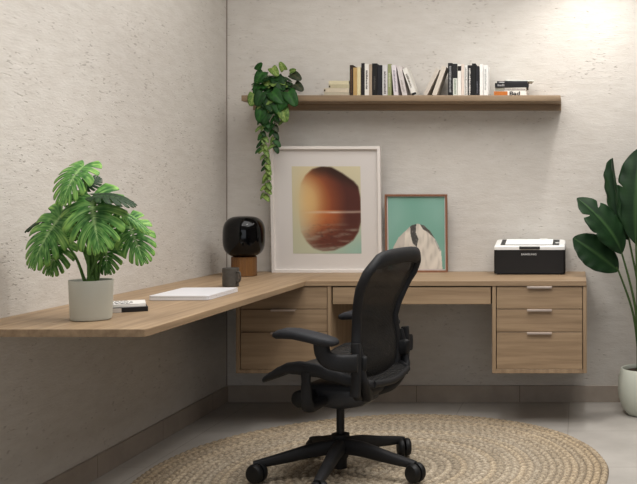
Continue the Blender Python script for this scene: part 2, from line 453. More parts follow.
# ---------------- laptop
t=thing('laptop','closed white laptop lying on the left run of the worktop','laptop',(-1.625,-1.285,WZ+.0005),R(1.5))
def slab(x,y,z0,z1,r,bev):
    b=bm(); pts=[]
    for cx,cy,a0 in((x-r,y-r,0),(-x+r,y-r,90),(-x+r,-y+r,180),(x-r,-y+r,270)):
        for k in range(7): a=R(a0+15*k); pts.append((cx+r*math.cos(a),cy+r*math.sin(a)))
    return prism(b,pts,z0,z1,bev)
obj('laptop_base',slab(.122,.172,.001,.0115,.012,.0015),M['laptop'],t)
obj('laptop_lid',slab(.122,.172,.0125,.0185,.012,.0015),M['laptop'],t)
obj('hinge_gap',slab(.119,.169,.0112,.0128,.012,0),M['laptop_dark'],t)
# ---------------- books
def book_mat(rgb):
    k='cover_%d_%d_%d'%tuple(rgb)
    return MATS.get(k) or simple(k,rgb,.55,noise=.03)
def book_parts(t,w,d,h,rgb,marks=()):
    """upright book, spine facing -Y; local origin bottom centre of spine side"""
    cm=book_mat(rgb); c=min(.0018,w*.2)
    b=bm(); box(b,-w/2,-w/2+c,0,d,0,h,.0004,1); box(b,w/2-c,w/2,0,d,0,h,.0004,1); box(b,-w/2,w/2,-.0015,.0012,0,h,.0005,1)
    obj('cover',b,cm,t)
    b=bm(); box(b,-w/2+c,w/2-c,.0012,d-.004,.003,h-.003); obj('pages',b,M['paper'],t)
    for (z0,z1,col,kind) in marks:
        b=bm(); mm=book_mat(col)
        if kind=='band': box(b,-w/2+.0004,w/2-.0004,-.0022,-.0014,z0*h,z1*h)
        elif kind=='text':
            rr=random.Random(int(h*1e5)+int(z0*100)); z=z0*h
            while z<z1*h:
                l=rr.uniform(.003,.006); box(b,-w*.22,w*rr.uniform(.08,.24),-.0021,-.0014,z,z+l); z+=l+rr.uniform(.0012,.003)
        obj('spine_label' if kind=='band' else 'spine_lettering',b,mm,t)
LETW=(225,222,216); BK=(24,22,22)
spec=[ # x0,x1 at base, top y, colour, marks, label, lean dx at top
(349.8,353.1,65.0,(48,34,26),[(.1,.85,(92,68,48),'text')],'dark brown book, the leftmost upright book on the shelf',0),
(353.3,357.0,67.6,(182,150,98),[],'tan upright book right of the dark brown one',0),
(357.2,360.6,67.0,(214,200,158),[],'pale cream-yellow upright book between the tan book and a thin black one',0),
(361.4,364.4,63.0,(30,24,26),[],'thin black upright book left of the white book with black spine lettering',0),
(364.8,368.9,63.8,(226,220,212),[(.22,.78,BK,'text')],'white upright book with black lettering along its spine, in the left group',0),
(369.1,372.0,64.2,(168,150,130),[],'taupe upright book left of the thick black pair',0),
(372.2,377.2,63.4,(20,18,18),[(.2,.6,(70,66,62),'text')],'taller left book of the thick black pair',0),
(377.4,382.2,65.0,(26,26,32),[],'shorter right book of the thick black pair',0),
(382.5,387.5,65.0,(206,202,200),[(.08,.8,(96,92,92),'text')],'light grey upright book left of the olive green one',0),
(387.8,391.4,64.0,(140,144,104),[(.3,.7,(196,196,170),'text')],'olive green upright book on the shelf',0),
(393.9,398.4,64.8,(216,208,210),[(.15,.8,(150,140,150),'text')],'white book leaning slightly left against the olive green one',-2.6),
(402.4,407.2,65.5,(204,196,192),[(.15,.5,(160,150,146),'text')],'off-white book, middle one of the three leaning left',-6.0),
(412.0,417.0,67.5,(222,218,210),[(.02,.10,BK,'band'),(.3,.8,(120,112,104),'text')],'white book with black foot mark, most tilted of the three leaning left',-10.6),
(422.6,427.0,68.0,(198,188,176),[],'beige book leaning right, farther left of the two leaning right',14.0),
(431.8,436.6,65.5,(206,196,182),[],'pale book leaning right against the black books',10.6),
(448.0,452.7,63.0,(22,22,24),[(.12,.9,(150,150,150),'text')],'black upright book with grey lettering at the left end of the right group',0),
(453.0,457.5,63.4,(206,208,198),[(.55,.99,(28,28,30),'band'),(.08,.5,(138,150,132),'text')],'upright book with black upper and pale lower spine',0),
(457.8,461.2,64.4,(232,228,220),[(.80,.95,BK,'band')],'white upright book with a small black mark near its top',0),
(461.4,464.2,64.0,(220,204,192),[],'pinkish beige upright book between two white ones',0),
(464.4,467.5,65.0,(226,224,218),[(.05,.9,(140,136,130),'text')],'white upright book with grey lettering left of the black trio',0),
(467.8,471.8,65.2,(22,20,20),[(.05,.88,(214,210,204),'text')],'black upright book with white lettering, first of the black trio',0),
(472.0,475.7,63.4,(18,18,18),[],'tall plain black upright book in the middle of the black trio',0),
(475.9,479.0,66.0,(30,30,34),[(.1,.5,(90,90,96),'text')],'black upright book, lowest and rightmost of the black trio',0),
(479.8,483.0,64.0,(236,233,228),[],'plain white upright book right of the black trio',0),
(483.4,487.8,65.0,(232,230,226),[(.2,.85,(176,176,172),'text')],'white upright book with pale grey lettering, rightmost upright book',0),
]
BY=-.165; bs=F/(CD+BY)
for x0,x1,ty,rgb,marks,label,dx in spec:
    w=(x1-x0)/bs; H=(96.2-ty)/bs; ang=0
    if dx:
        L=math.hypot(dx/bs,H); ang=math.atan2(dx/bs,H); w*=math.cos(ang); h=L-w*abs(math.sin(ang))
    else: h=H
    xb=((x0+x1)/2-PX)/bs; z=SZ+.0004+ (w/2*abs(math.sin(ang)))
    t=thing('book',label,'book',(xb,BY,z),group='upright books on the wall shelf',rot=(0,ang,0))
    dd=.115+.02*math.sin(x0*1.7); book_parts(t,w,dd,h,rgb,marks)
def flat_book(name,label,loc,L,D,T,rgb,rz=0,spine=None,grp=None,marks=(),rot=None):
    """lying book: long spine along local X facing -Y"""
    t=thing(name,label,'book',loc,rz,grp,rot=rot); cm=book_mat(rgb); c=min(.0016,T*.2)
    b=bm(); box(b,-L/2,L/2,0,D,0,c,.0004,1); box(b,-L/2,L/2,0,D,T-c,T,.0004,1); box(b,-L/2,L/2,-.0012,.0015,0,T,.0006,1); obj('cover',b,cm,t)
    b=bm(); box(b,-L/2+.003,L/2-.003,.0015,D-.003,c,T-c); obj('pages',b,M['paper'],t)
    for xa,xb_,col,kind in marks:
        b=bm()
        if kind=='band': box(b,xa,xb_,-.002,-.001,.0006,T-.0006)
        elif kind=='dot': box(b,xa,xb_,-.002,-.001,T*.2,T*.7)
        else:
            rr=random.Random(int(L*1e4)); x=xa
            while x<xb_:
                l=rr.uniform(.003,.006); box(b,x,x+l,-.0021,-.001,T*.25,T*rr.uniform(.55,.8)); x+=l+.002
        obj('spine_label' if kind!='text' else 'spine_lettering',b,book_mat(col),t)
    return t
zz=SZ+.0003
CR=[(176,166,146),(198,186,164),(180,170,140),(204,194,162)]
LB=['cream book lying flat at the left, bottom of its stack','cream book lying flat at the left, second from the bottom of its stack','cream book lying flat at the left, third up and shorter than the two below','cream book lying flat at the left, topmost of its stack']
for i,(xa,xb_,hh) in enumerate([(324.2,349.4,4.0),(323.7,349.2,4.2),(328.6,349.5,3.6),(328.8,349.0,3.8)]):
    L=(xb_-xa)/bs; T=hh/bs-.0004
    flat_book('book',LB[i],(((xa+xb_)/2-PX)/bs,BY,zz),L,.10,T,CR[i],grp='cream books lying at the left of the shelf',marks=[(-L/2+.002,-L/2+.010,(62,50,40),'dot')] if i in(1,2) else ())
    zz+=T+.0003
# right-hand lying stack
zz=SZ+.0003
def sx(p): return (p-PX)/bs
L=(526.5-494)/bs; t=flat_book('book','white book with an orange block and bold black lettering, bottom of the right stack',(sx(510.2),BY,zz),L,.12,.0275,(232,226,218),grp='books lying at the right of the shelf',marks=[(-L/2+.0005,-L/2+.075,(186,108,46),'band')])
text('spine_title','B▪d'.replace('▪','a'),.028,book_mat(BK),t,(.025,-.0022,.0150),(PI/2,0,0),bold=.0006,sx=1.45)
zz+=.0278
L=(526-495)/bs; flat_book('book','white book with faint spine lettering, second from bottom of the right stack',(sx(510.6),BY+.004,zz),L,.12,.0205,(206,202,192),grp='books lying at the right of the shelf',marks=[(-L/2+.05,L/2-.01,(150,140,136),'text'),(-L/2+.0005,-L/2+.05,(150,146,132),'band')])
zz+=.0208
L=(528.8-495)/bs; flat_book('book','black book lying slightly askew, third up in the right stack',(sx(511.8),BY+.002,zz),L,.115,.024,(26,26,28),R(4),grp='books lying at the right of the shelf',marks=[(-L/2+.015,-L/2+.05,(150,148,148),'text')])
zz+=.0243
L=(527-496.5)/bs; flat_book('book','charcoal book with white lettering, fourth up in the right stack',(sx(512),BY+.012,zz),L,.11,.012,(44,44,48),R(-3),grp='books lying at the right of the shelf',marks=[(-L/2+.01,-L/2+.04,(210,208,206),'text')])
zz+=.0123
L=(533.5-505)/bs; flat_book('book','thin white booklet on top of the right stack, sticking out to the right',(sx(519.5),BY+.02,zz),L,.10,.007,(214,216,208),R(9),grp='books lying at the right of the shelf')
# books beside the monstera
zz=WZ+.0005
t=flat_book('book','black-spined book lying under a white magazine beside the monstera pot',(-1.655,-1.845,zz),.175,.14,.017,(30,28,28),R(30),marks=[(-.086,.0,(196,190,184),'band')])
zz+=.0173
t=thing('magazine','white magazine with black lettering on its cover, lying beside the monstera pot','magazine',(-1.658,-1.84,zz),R(27))
b=bm(); box(b,-.08,.08,0,.135,0,.0105,.0015,2); obj('pages',b,M['paper'],t)
b=bm(); box(b,-.0805,.0805,-.0006,.1355,.0106,.0115,.0003,1); obj('cover',b,book_mat((214,212,208)),t)
b=bm()
rr=random.Random(5)
for k,(y_,w_) in enumerate([(.02,.05),(.04,.06),(.075,.06),(.11,.05)]):
    x=-.05
    while x<-.05+w_*1.5:
        l=rr.uniform(.006,.013); box(b,x,x+l,y_,y_+.012,.0115,.0121); x+=l+.005
obj('cover_lettering',b,book_mat((60,58,58)),t)
# ---------------- printer
t=thing('printer','compact black and white laser printer standing on the right end of the worktop','printer',(-.2630,-.028,WZ+.0005))
W=.1935
def rbox(x,y0,y1,z0,z1,r,bev):
    b=bm(); pts=[]
    for cx,cy,a0 in((x-r,y1-r,0),(-x+r,y1-r,90),(-x+r,y0+r,180),(x-r,y0+r,270)):
        for k in range(7): a=R(a0+15*k); pts.append((cx+r*math.cos(a),cy+r*math.sin(a)))
    return prism(b,pts,z0,z1,bev)
obj('body',rbox(W,-.195,0,.006,.134,.012,.002),M['printer_black'],t)
b=bm()
for sx_ in(-1,1):
    for yy in(-.18,-.02): lathe(b,[(.008,0),(.008,.008)],12,(sx_*.17,yy,0))
obj('feet',b,M['printer_black'],t)
# white shell whose top slopes up to the back
b=bm(); rings=[]
for k,(x,q) in enumerate([(-W,.0),(-W+.002,.5),(-W+.008,.85),(-W+.02,1),(W-.02,1),(W-.008,.85),(W-.002,.5),(W,.0)]):
    e=(1-q)*.010
    rings.append([(x,-.198+e,.1345),(x,-.199+e,.150-e*.6),(x,-.192+e,.1575-e),(x,-.03,.1835-e*1.2),(x,-.008-e,.182-e*1.2),(x,-.0-e,.172-e),(x,-.0-e,.1345)])
loft(b,rings); obj('top_shell',b,M['printer_white'],t,30)
def slope(y): return .1575+(y+.192)*(.026/.162)
def ramp_slab(x0,x1,y0,y1,dz,th_):
    b=bm(); loft(b,[[(x,y0,slope(y0)+dz),(x,y1,slope(y1)+dz),(x,y1,slope(y1)+dz+th_),(x,y0,slope(y0)+dz+th_)] for x in(x0,x1)]); return b
obj('output_tray',ramp_slab(-.160,.160,-.182,-.040,-.001,.0022),M['printer_dark'],t)
obj('paper_sheets',ramp_slab(-.134,.124,-.176,-.044,.0014,.003),M['paper'],t)
b=bm(); lathe(b,[(.012,0),(.012,.004),(.010,.0055)],20,(.150,-.13,.1675)); obj('button',b,M['printer_white'],t)
b=bm(); lathe(b,[(.024,0),(.024,.005),(.02,.007)],24,(.07,-.035,.181)); obj('paper_stop',b,M['printer_white'],t)
b=bm(); box(b,-.056,.056,-.2015,-.150,.137,.1535,.002,2); obj('paper_slot',b,M['printer_dark'],t)
text('brand_lettering','SAMSUNG',.0135,M['lettering'],t,(-.004,-.1953,.110),(PI/2,0,0),bold=.0003,sx=1.35)
# ---------------- plants
def leaf_mesh(name,halfw,dirang,slits,nu,nv,bend,cup,fold,colfn,ruffle=0,holes=(),seed=0):
    """unit-length leaf along +x, face +z. halfw(u), dirang(u) in degrees, slits: list (u,width,depth)"""
    rng=random.Random(seed); V=[];Fc=[];C=[]
    def midz(x): return bend(x)
    def add(side):
        idx=[]
        sl=[(s[0]+rng.uniform(-.012,.012),s[1],s[2]*rng.uniform(.9,1.1)) for s in slits]
        for i in range(nu+1):
            u=i/nu; vm=1.0
            for s,wd,dp in sl:
                vm=min(vm,1-dp*max(0,1-(abs(u-s)/wd)**1.6) if abs(u-s)<wd else 1.0)
            # rounded finger ends
            if slits:
                e=[s for s,_,_ in sl]; lo=max([a for a in e if a<=u],default=0); hi=min([a for a in e if a>u],default=1)
                ph=(u-lo)/max(hi-lo,1e-3); vm=min(vm,1-.10*(2*ph-1)**2)
            row=[]
            for j in range(nv+1):
                v=j/nv*vm; a=R(dirang(u)); r=halfw(u)*v
                a2=a-R(16)*v  # sweep towards the tip
                x=u+r*math.cos(a2); y=side*r*math.sin(a2)
                z=midz(u)-cup*(r**2)+fold*r+ruffle*math.sin(u*34+side)*v*v
                z+=bend(min(max(x,0),1.2))-bend(u)
                V.append((x,y,z)); C.extend(colfn(u,v,side,sl)); row.append(len(V)-1)
            idx.append(row)
        for i in range(nu):
            for j in range(nv):
                if any(abs((i+.5)/nu-h[0])<h[1] and h[2]<(j+.5)/nv<h[3] for h in holes): continue
                q=(idx[i][j],idx[i+1][j],idx[i+1][j+1],idx[i][j+1])
                Fc.append(q if side<0 else q[::-1])
    add(1); add(-1)
    me=bpy.data.meshes.new(name); me.from_pydata(V,[],Fc)
    ca=me.color_attributes.new('Col','FLOAT_COLOR','POINT'); ca.data.foreach_set('color',C)
    # solid thickness
    b_=bmesh.new(); b_.from_mesh(me); bmesh.ops.remove_doubles(b_,verts=b_.verts,dist=1e-4)
    b_.to_mesh(me); b_.free(); return me
def place_leaf(me,parent,P0,P1,nrm,width=1,mat=None,name='leaf',thick=.0012,tipu=1.0):
    """base at P0, chord tip at P1, leaf face towards nrm"""
    P0=Vector(P0);P1=Vector(P1); tip=Vector((1,0,me.get('tipz',0))); L=(P1-P0).length/tip.length
    d=(P1-P0).normalized(); n=Vector(nrm); n=(n-d*n.dot(d)).normalized(); y=n.cross(d)
    ta=math.atan2(tip.z,tip.x); rot=Matrix((d,y,n)).transposed()@Matrix.Rotation(ta,3,'Y')
    o=bpy.data.objects.new(name,me)
    if not me.materials: me.materials.append(mat or M['leafcol'])
    me.shade_smooth()
    o.matrix_local=Matrix.Translation(P0)@rot.to_4x4()@Matrix.Diagonal((L,L*width,L,1))
    link(o,parent); 
    md=o.modifiers.new('thick','SOLIDIFY'); md.thickness=thick/L; md.offset=0
    return o
# --- monstera leaf shapes
def mon_half(u): return .60*(math.sin(PI*min(1,(u*.93+.07))**.62))**.75*(1 if u<.9 else 1-(u-.9)*3.5) if u<1 else 0.0
def mon_dir(u): return 150-128*min(1,u*1.05)**.55
def mon_col(tone,seed):
    dk,md_,lt=tone
    rng=random.Random(seed); off=rng.random()*10
    def f(u,v,side,sl):
        e=sorted([0]+[s for s,_,_ in sl]+[1]); lo=max(a for a in e if a<=u+1e-6); hi=min([a for a in e if a>u],default=1.01)
        ph=(u-lo)/max(hi-lo,1e-3)
        vein=math.exp(-((ph-.5)/.13)**2)*.75; mid=math.exp(-(v/.05)**2)
        n=MN.noise((u*9+off,side*v*9,off)); n2=MN.noise((u*30,side*v*14+off,3))
        c=mixc(dk,md_,.45+.8*n+.5*v); c=mixc(c,lt,max(vein*.35,mid*.8)*(1-.25*v)); c=mixc(c,lt,max(0,n2)*.7)
        k3=1 if dk[1]>50 else .15
        st=MN.noise((u*60+off,v*2.2,side*2.0)); c=mixc(c,(176,206,120),max(0,st)*1.1*k3*(.4+v))
        c=mixc(c,dk,max(0,-st)*1.3)
        c=mixc(c,(150,186,84),sst(.55,1,v)*(.34+st*.6)*k3)
        return lin(c)
    return f
SL=[(.10,.022,.50),(.22,.024,.58),(.34,.024,.62),(.47,.024,.62),(.60,.022,.58),(.73,.020,.50),(.86,.014,.4)]
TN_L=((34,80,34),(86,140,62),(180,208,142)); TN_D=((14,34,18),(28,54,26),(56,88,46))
def mleaf(seed,tone,bendk=.32,cup=.5):
    m=leaf_mesh('leaf',mon_half,mon_dir,SL,140,9,lambda x:-bendk*x*x+.10*x,cup,.16,mon_col(tone,seed),.006,
        holes=[(s[0]+.0,.008,.12,.30) for s in SL[1:5]],seed=seed)
    m['tipz']=-bendk+.10; return m
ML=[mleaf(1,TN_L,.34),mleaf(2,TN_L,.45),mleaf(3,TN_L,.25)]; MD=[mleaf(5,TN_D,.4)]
PC=Vector((-1.667,-2.025,WZ+.0005))
t=thing('potted_monstera','potted monstera with split leaves in a pale pot on the left end of the worktop','potted plant',PC)
b=bm(); lathe(b,[(.057,0),(.062,.002),(.0645,.012),(.0680,.10),(.0690,.133),(.0683,.1355),(.0655,.1355),(.0645,.13),(.0635,.118)],56,cap=True); obj('pot',b,M['pot_white'],t,40)
b=bm(); lathe(b,[(.001,.1245),(.035,.1250),(.0632,.1225),(.0632,.116)],32,cap=True); obj('soil',b,M['soil'],t,60)
def tl(px,py,dy): return at(px,py,PC.y+dy)-PC
def stem(parent,p0,p1,r0,r1,mat,sag=.0,out=.0,name='stem'):
    p0=Vector(p0);p1=Vector(p1); m=(p0+p1)/2; m=Vector((p0.x*.6+p1.x*.4,p0.y*.6+p1.y*.4,p0.z*.4+p1.z*.6+sag))
    b=bm(); tube(b,[p0,m,p1],[r0,(r0+r1)/2,r1],8,7); return obj(name,b,mat,parent,60)
CAMN=Vector((.45,-1,.35))
# (mesh, base px, base dy, tip px, tip dy, normal, width)
monl=[
(ML[0],(92,197),-.02,(100,250),-.10,(.15,-1,.45),.92),   # big centre leaf
(ML[1],(84,166),.02,(63,203),-.07,(-.1,-1,.55),.85),     # top leaf
(MD[0],(86,186),.06,(100,178),.10,(.2,-1,.2),1.0),        # dark small behind top
(ML[2],(62,215),.0,(33,266),-.05,(-.15,-1,.5),.80),      # left leaf
(ML[0],(60,238),.04,(50,274),.02,(.1,-1,.3),1.0),         # lower-left
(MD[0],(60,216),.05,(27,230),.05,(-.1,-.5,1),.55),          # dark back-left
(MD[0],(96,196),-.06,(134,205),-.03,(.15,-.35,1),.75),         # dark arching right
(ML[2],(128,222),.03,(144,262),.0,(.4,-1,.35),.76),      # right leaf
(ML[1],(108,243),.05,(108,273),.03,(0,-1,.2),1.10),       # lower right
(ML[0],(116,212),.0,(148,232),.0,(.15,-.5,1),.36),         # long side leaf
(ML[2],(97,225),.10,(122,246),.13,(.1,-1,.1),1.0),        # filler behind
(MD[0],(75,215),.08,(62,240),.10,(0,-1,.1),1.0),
]
for i,(me,bp,bd,tp,td,nr,wd) in enumerate(monl):
    P0=tl(*bp,bd);P1=tl(*tp,td)
    lim=.012-2.0-PC.x
    P0.x=max(P0.x,lim+.02);P1.x=max(P1.x,lim+.01)
    place_leaf(me,t,P0,P1,nr,wd)
    a=i*2.4; q=Vector((.018*math.cos(a),.016*math.sin(a),.122))
    stem(t,q,P0,.0058,.0028,M['stem'],0)
# --- bird of paradise
def st_half(u): return .30*math.sin(PI*min(1,u**.82))**.7+.0
def st_col(seed):
    off=seed*3.1
    def f(u,v,side,sl):
        n=MN.noise((u*6+off,side*v*3,1)); st=.5+.5*math.sin(u*150+v*12)
        c=mixc((18,40,20),(32,58,30),.45+n*.8+.15*st); c=mixc(c,(64,92,52),math.exp(-(v/.05)**2)*.8)
        return lin(c)
    return f
def sleaf(seed,bend,cup,slits=(),fold=.3):
    m=leaf_mesh('leaf',st_half,lambda u:84,list(slits),90,7,lambda x:-bend*x*x+bend*.3*x,cup,fold,st_col(seed),.008,seed=seed); m['tipz']=-bend*.7; return m
SP=Vector((.352,-.29,.0005))
t=thing('potted_bird_of_paradise','tall potted plant with dark paddle-shaped leaves in a rounded pale floor pot','potted plant',SP)
b=bm(); lathe(b,[(.075,0),(.088,.003),(.115,.04),(.134,.09),(.139,.135),(.136,.19),(.126,.235),(.120,.247),(.114,.248),(.111,.243),(.113,.225)],56); obj('pot',b,M['planter'],t,50)
b=bm(); lathe(b,[(.001,.229),(.06,.232),(.112,.226),(.112,.218)],32); obj('soil',b,M['soil'],t,60)
def sl_(px,py,dy): return at(px,py,SP.y+dy)-SP
SA=sleaf(1,.18,.8); SB=sleaf(2,.55,.9,[(.72,.03,.5),(.45,.012,.25)]); SC=sleaf(3,.1,2.0,(),.9); SD=sleaf(4,.25,.7,[(.55,.015,.4)])
strl=[
(SA,(618.5,271),-.02,(573,238),-.06,(-.15,-1,.75),1.15),
(SB,(622,254),-.03,(577,198),-.05,(.25,-.9,.75),1.0),
(SC,(629,240),.03,(613,158),.05,(-.9,-.6,.2),.45),
(SD,(636,243),-.02,(640,148),.0,(-.35,-1,.2),.82),
(SD,(655,235),.02,(690,150),.0,(.3,-1,.3),.9),
(SA,(668,262),-.05,(712,225),-.1,(.3,-.6,.9),.9),
(SB,(645,250),.08,(628,196),.10,(-.2,-1,.3),.8),
(SC,(650,240),-.10,(672,170),-.2,(.2,-.8,.6),.8),
]
for i,(me,bp,bd,tp,td,nr,wd) in enumerate(strl):
    P0=sl_(*bp,bd);P1=sl_(*tp,td); place_leaf(me,t,P0,P1,nr,wd,thick=.0015)
    a=i*2.4+2; q=Vector((.02*math.cos(a)-.01,.018*math.sin(a),.228))
    m1=Vector((q.x*.7+P0.x*.3,q.y*.7+P0.y*.3,q.z*.45+P0.z*.55))
    b=bm(); tube(b,[q,m1,P0,P0+(P1-P0)*.05],[.0095,.007,.005,.003],8,7); obj('stem',b,M['stem_dark'],t,60)
# --- trailing plant on the shelf
def po_half(u): return .50*(max(0,1-u)**.72)*(.78+.9*u)
def po_dir(u): return 128-88*min(1,u)**.6
def po_col(tone,seed):
    def f(u,v,side,sl):
        n=MN.noise((u*5+seed*3,side*v*4,seed)); c=mixc(tone[0],tone[1],.5+n); c=mixc(c,tone[2],math.exp(-(v/.08)**2)*.5+max(0,MN.noise((u*12,side*v*9,seed+4)))*tone[3])
        return lin(c)
    return f
PT=[((20,54,18),(34,80,26),(62,108,44),.2),((16,42,16),(28,64,22),(48,86,36),.1),((72,100,40),(112,136,62),(178,184,112),1.0),((58,88,38),(96,120,56),(160,170,100),1.2),((26,42,22),(58,60,40),(96,84,60),.3)]
PM=[]
for k,tn in enumerate(PT):
    m=leaf_mesh('leaf',po_half,po_dir,[],16,4,lambda x:-.3*x*x+.08*x,.5,.25,po_col(tn,k+1),0,seed=k); m['tipz']=-.22; PM.append(m)
VP=Vector((-1.69,-.13,SZ+.0003))
t=thing('trailing_pothos','bushy green trailing plant on the left end of the shelf, one vine hanging down','potted plant',VP)
b=bm(); lathe(b,[(.038,0),(.042,.003),(.052,.075),(.053,.082),(.049,.082),(.048,.07)],28); obj('pot',b,M['pot_dark'],t,40)
b=bm(); lathe(b,[(.001,.073),(.0478,.071),(.0478,.066)],20); obj('soil',b,M['soil'],t,60)
rng=random.Random(11)
cnt=0
def pl(P,d,n,L,k,wd=1.0):
    global cnt
    P=Vector(P); d=Vector(d).normalized()
    Q=P+d*L; lim=-VP.y-.006
    if P.y>lim: P.y=lim
    if Q.y>lim: Q.y=lim
    place_leaf(PM[k],t,P,Q,n,wd,thick=.0008); cnt+=1
def vp(px,py,Y): return at(px,py,Y)-VP
# crown leaves: placed around the pot, larger to the front and left
ctr=vp(272,88,VP.y)
for i in range(84):
    a=rng.uniform(0,2*PI); e=rng.uniform(-.35,1.3)
    dirv=Vector((math.cos(a)*math.cos(e),math.sin(a)*math.cos(e),math.sin(e)))
    if dirv.y>.35 : dirv.y*=-.6
    P=Vector((.0,0,.060))+Vector((dirv.x*.075,dirv.y*.065,dirv.z*.058))+Vector((ctr.x*.9+.012,0,0))
    if P.z<-.0: P.y=min(P.y,-.095)
    if P.y>-.05 and P.z<.03: P.z=.035
    d=Vector((dirv.x*.7,dirv.y*.6-.15,dirv.z*.35-.45)); 
    k=rng.choices([0,1,2,3,4],[5,4,2 if dirv.z>.2 else .6,1,1 if dirv.x>.2 else .3])[0]
    if P.y+d.normalized().y*.05> -.11+.0 and (P.z+d.normalized().z*.06)<.002: d.z=abs(d.z)*.2
    pl(P,d,dirv+Vector((0,-.5,.25)),rng.uniform(.042,.060),k,rng.uniform(.85,1.05))
# named big leaves seen in the photo
for (px,py),(qx,qy),k,L in [((263,72),(256,84),0,1),((260,84),(256,97),0,1),((262,92),(257,106),1,1),((272,92),(283,103),0,1),((288,92),(296,106),0,1),((276,78),(283,92),1,1),((257,70),(262,63),0,1),((284,70),(280,62),2,1),((272,68),(278,76),2,1),((292,74),(301,80),4,1),((295,84),(303,91),4,1),((290,72),(296,70),3,1),((268,98),(272,112),1,1),((276,102),(279,114),0,1),((282,108),(286,122),3,1),((262,108),(259,122),0,1),((268,112),(264,124),1,1),((254,94),(251,106),3,1),((266,80),(269,88),2,1),((286,96),(280,110),0,1)]:
    Y=-.26 if py>88 else -.20
    if px>289 and py<88: Y=-.17
    P=vp(px,py,Y); Q=vp(qx,qy,Y-.012)
    place_leaf(PM[k],t,P,Q,(.1,-1,.35),1.05,thick=.0008); 
def vine(pts,nl,sz,ks,side0=1):
    W_=[vp(x,y,Y) for x,y,Y in pts]; path=smooth_path(W_,8)
    b=bm(); tube(b,path,.0016,6); obj('vine',b,M['stem'],t,60)
    for i in range(nl):
        q=path[int((i+.7)/nl*(len(path)-1))]; s=1 if i%2 else -1
        d=Vector((s*rng.uniform(.35,.85),rng.uniform(-.5,.05),-rng.uniform(.7,1.1)))
        L=rng.uniform(*sz); P=q+Vector((s*.003,-.004,0))
        place_leaf(PM[rng.choice(ks(i/nl))],t,P,P+d.normalized()*L,(s*.4,-1,.3+rng.uniform(-.2,.2)),rng.uniform(.7,.95),thick=.0008)
g=lambda f:[0,1,1,3] if f<.45 else ([3,1,2] if f<.75 else [2,3])
vine([(270,84,-.15),(268,98,-.25),(266,116,-.245),(264,140,-.24),(266,160,-.24),(268,178,-.24),(264,197,-.24)],36,(.034,.050),g)
vine([(274,84,-.15),(274,98,-.25),(275,114,-.245),(274,130,-.24),(275,148,-.24)],22,(.034,.050),lambda f:[1,4,3,0])
vine([(262,84,-.15),(262,100,-.25),(261,115,-.245),(262,134,-.24),(261,150,-.24)],19,(.03,.044),lambda f:[3,0,1])
vine([(280,84,-.15),(283,98,-.25),(285,112,-.245),(284,122,-.24)],5,(.03,.04),lambda f:[3,4])
def merge_small(root,keep):
    lv=[o for o in root.children if o.name.split('.')[0]=='leaf']
    lv.sort(key=lambda o:-o.scale.x)
    V=[];Fc=[];C=[]
    for o in lv[keep:]:
        me=o.data; k=len(V); mw=o.matrix_basis
        V+=[mw@v.co for v in me.vertices]; Fc+=[[i+k for i in p.vertices] for p in me.polygons]
        a=[0.0]*(4*len(me.vertices)); me.color_attributes['Col'].data.foreach_get('color',a); C+=a
        bpy.data.objects.remove(o)
    me=bpy.data.meshes.new('foliage'); me.from_pydata(V,[],Fc); ca=me.color_attributes.new('Col','FLOAT_COLOR','POINT'); ca.data.foreach_set('color',C)
    o=obj('foliage',me,M['leafcol'],root,80); md=o.modifiers.new('thick','SOLIDIFY'); md.thickness=.0008; tag(o,kind='stuff')
merge_small(t,100)
# ---------------- office chair
TH=R(168); CP=Vector((-.992,-1.350,.0148))
ch=thing('office_chair','black ergonomic mesh office chair with armrests, standing on the jute rug','office chair',CP,TH)
DZ=-.0125
def zt(z): return z+DZ
# star base
BO=Matrix.Rotation(-TH,3,'Z')@Vector((.011,-.030,0)); CO=Matrix.Rotation(-TH,3,'Z')@Vector((.011,-.016,0))
hub=bm(); lathe(hub,[(.032,zt(.172)),(.037,zt(.170)),(.037,zt(.085)),(.030,zt(.07))],28); 
hub2=obj('base_hub',hub,M['chair'],ch,40)
for i in range(5):
    wa=R(270+72*i)-TH; c_,s_=math.cos(wa),math.sin(wa)
    def pt(r,z,o=0): return (r*c_-o*s_+BO.x,r*s_+o*c_+BO.y,zt(z))
    b=bm(); tube(b,[pt(.015,.128),pt(.10,.122),pt(.20,.103),pt(.30,.086),pt(.342,.080)],[(.026,.032),(.025,.030),(.022,.024),(.019,.018),(.017,.014)],12,6,exp=.7)
    tube(b,[pt(.335,.082),pt(.335,.05)],[.011,.010],10)
    leg=obj('base_leg',b,M['chair'],ch,50)
    ca=wa+R([35,-20,60,10,-40][i]); tx,ty=math.cos(ca),math.sin(ca); ox,oy=-ty,tx
    cx,cy,cz=.337*c_-tx*.004+BO.x+CO.x,.337*s_-ty*.004+BO.y+CO.y,.0395
    b=bm()
    for sg in(-1,1):
        rings=[]
        for rr_,off in((.012,.003),(.037,.004),(.039,.010),(.038,.020),(.033,.027),(.012,.031)):
            rings.append([(cx+ox*sg*off+tx*rr_*math.cos(a),cy+oy*sg*off+ty*rr_*math.cos(a),cz+rr_*math.sin(a)) for a in [2*PI*k/24 for k in range(24)]])
        loft(b,rings)
    rings=[[(cx+ox*o+tx*.012*math.cos(a),cy+oy*o+ty*.012*math.cos(a),cz+.012*math.sin(a)) for a in [2*PI*k/16 for k in range(16)]] for o in(-.02,.02)]
    loft(b,rings)
    cs=obj('caster',b,M['chair_black'],leg,40)
b=bm(); lathe(b,[(.0265,zt(.028)),(.0265,zt(.16)),(.0165,zt(.165)),(.0165,zt(.30))],24); obj('gas_lift',b,M['chair_black'],ch,40)
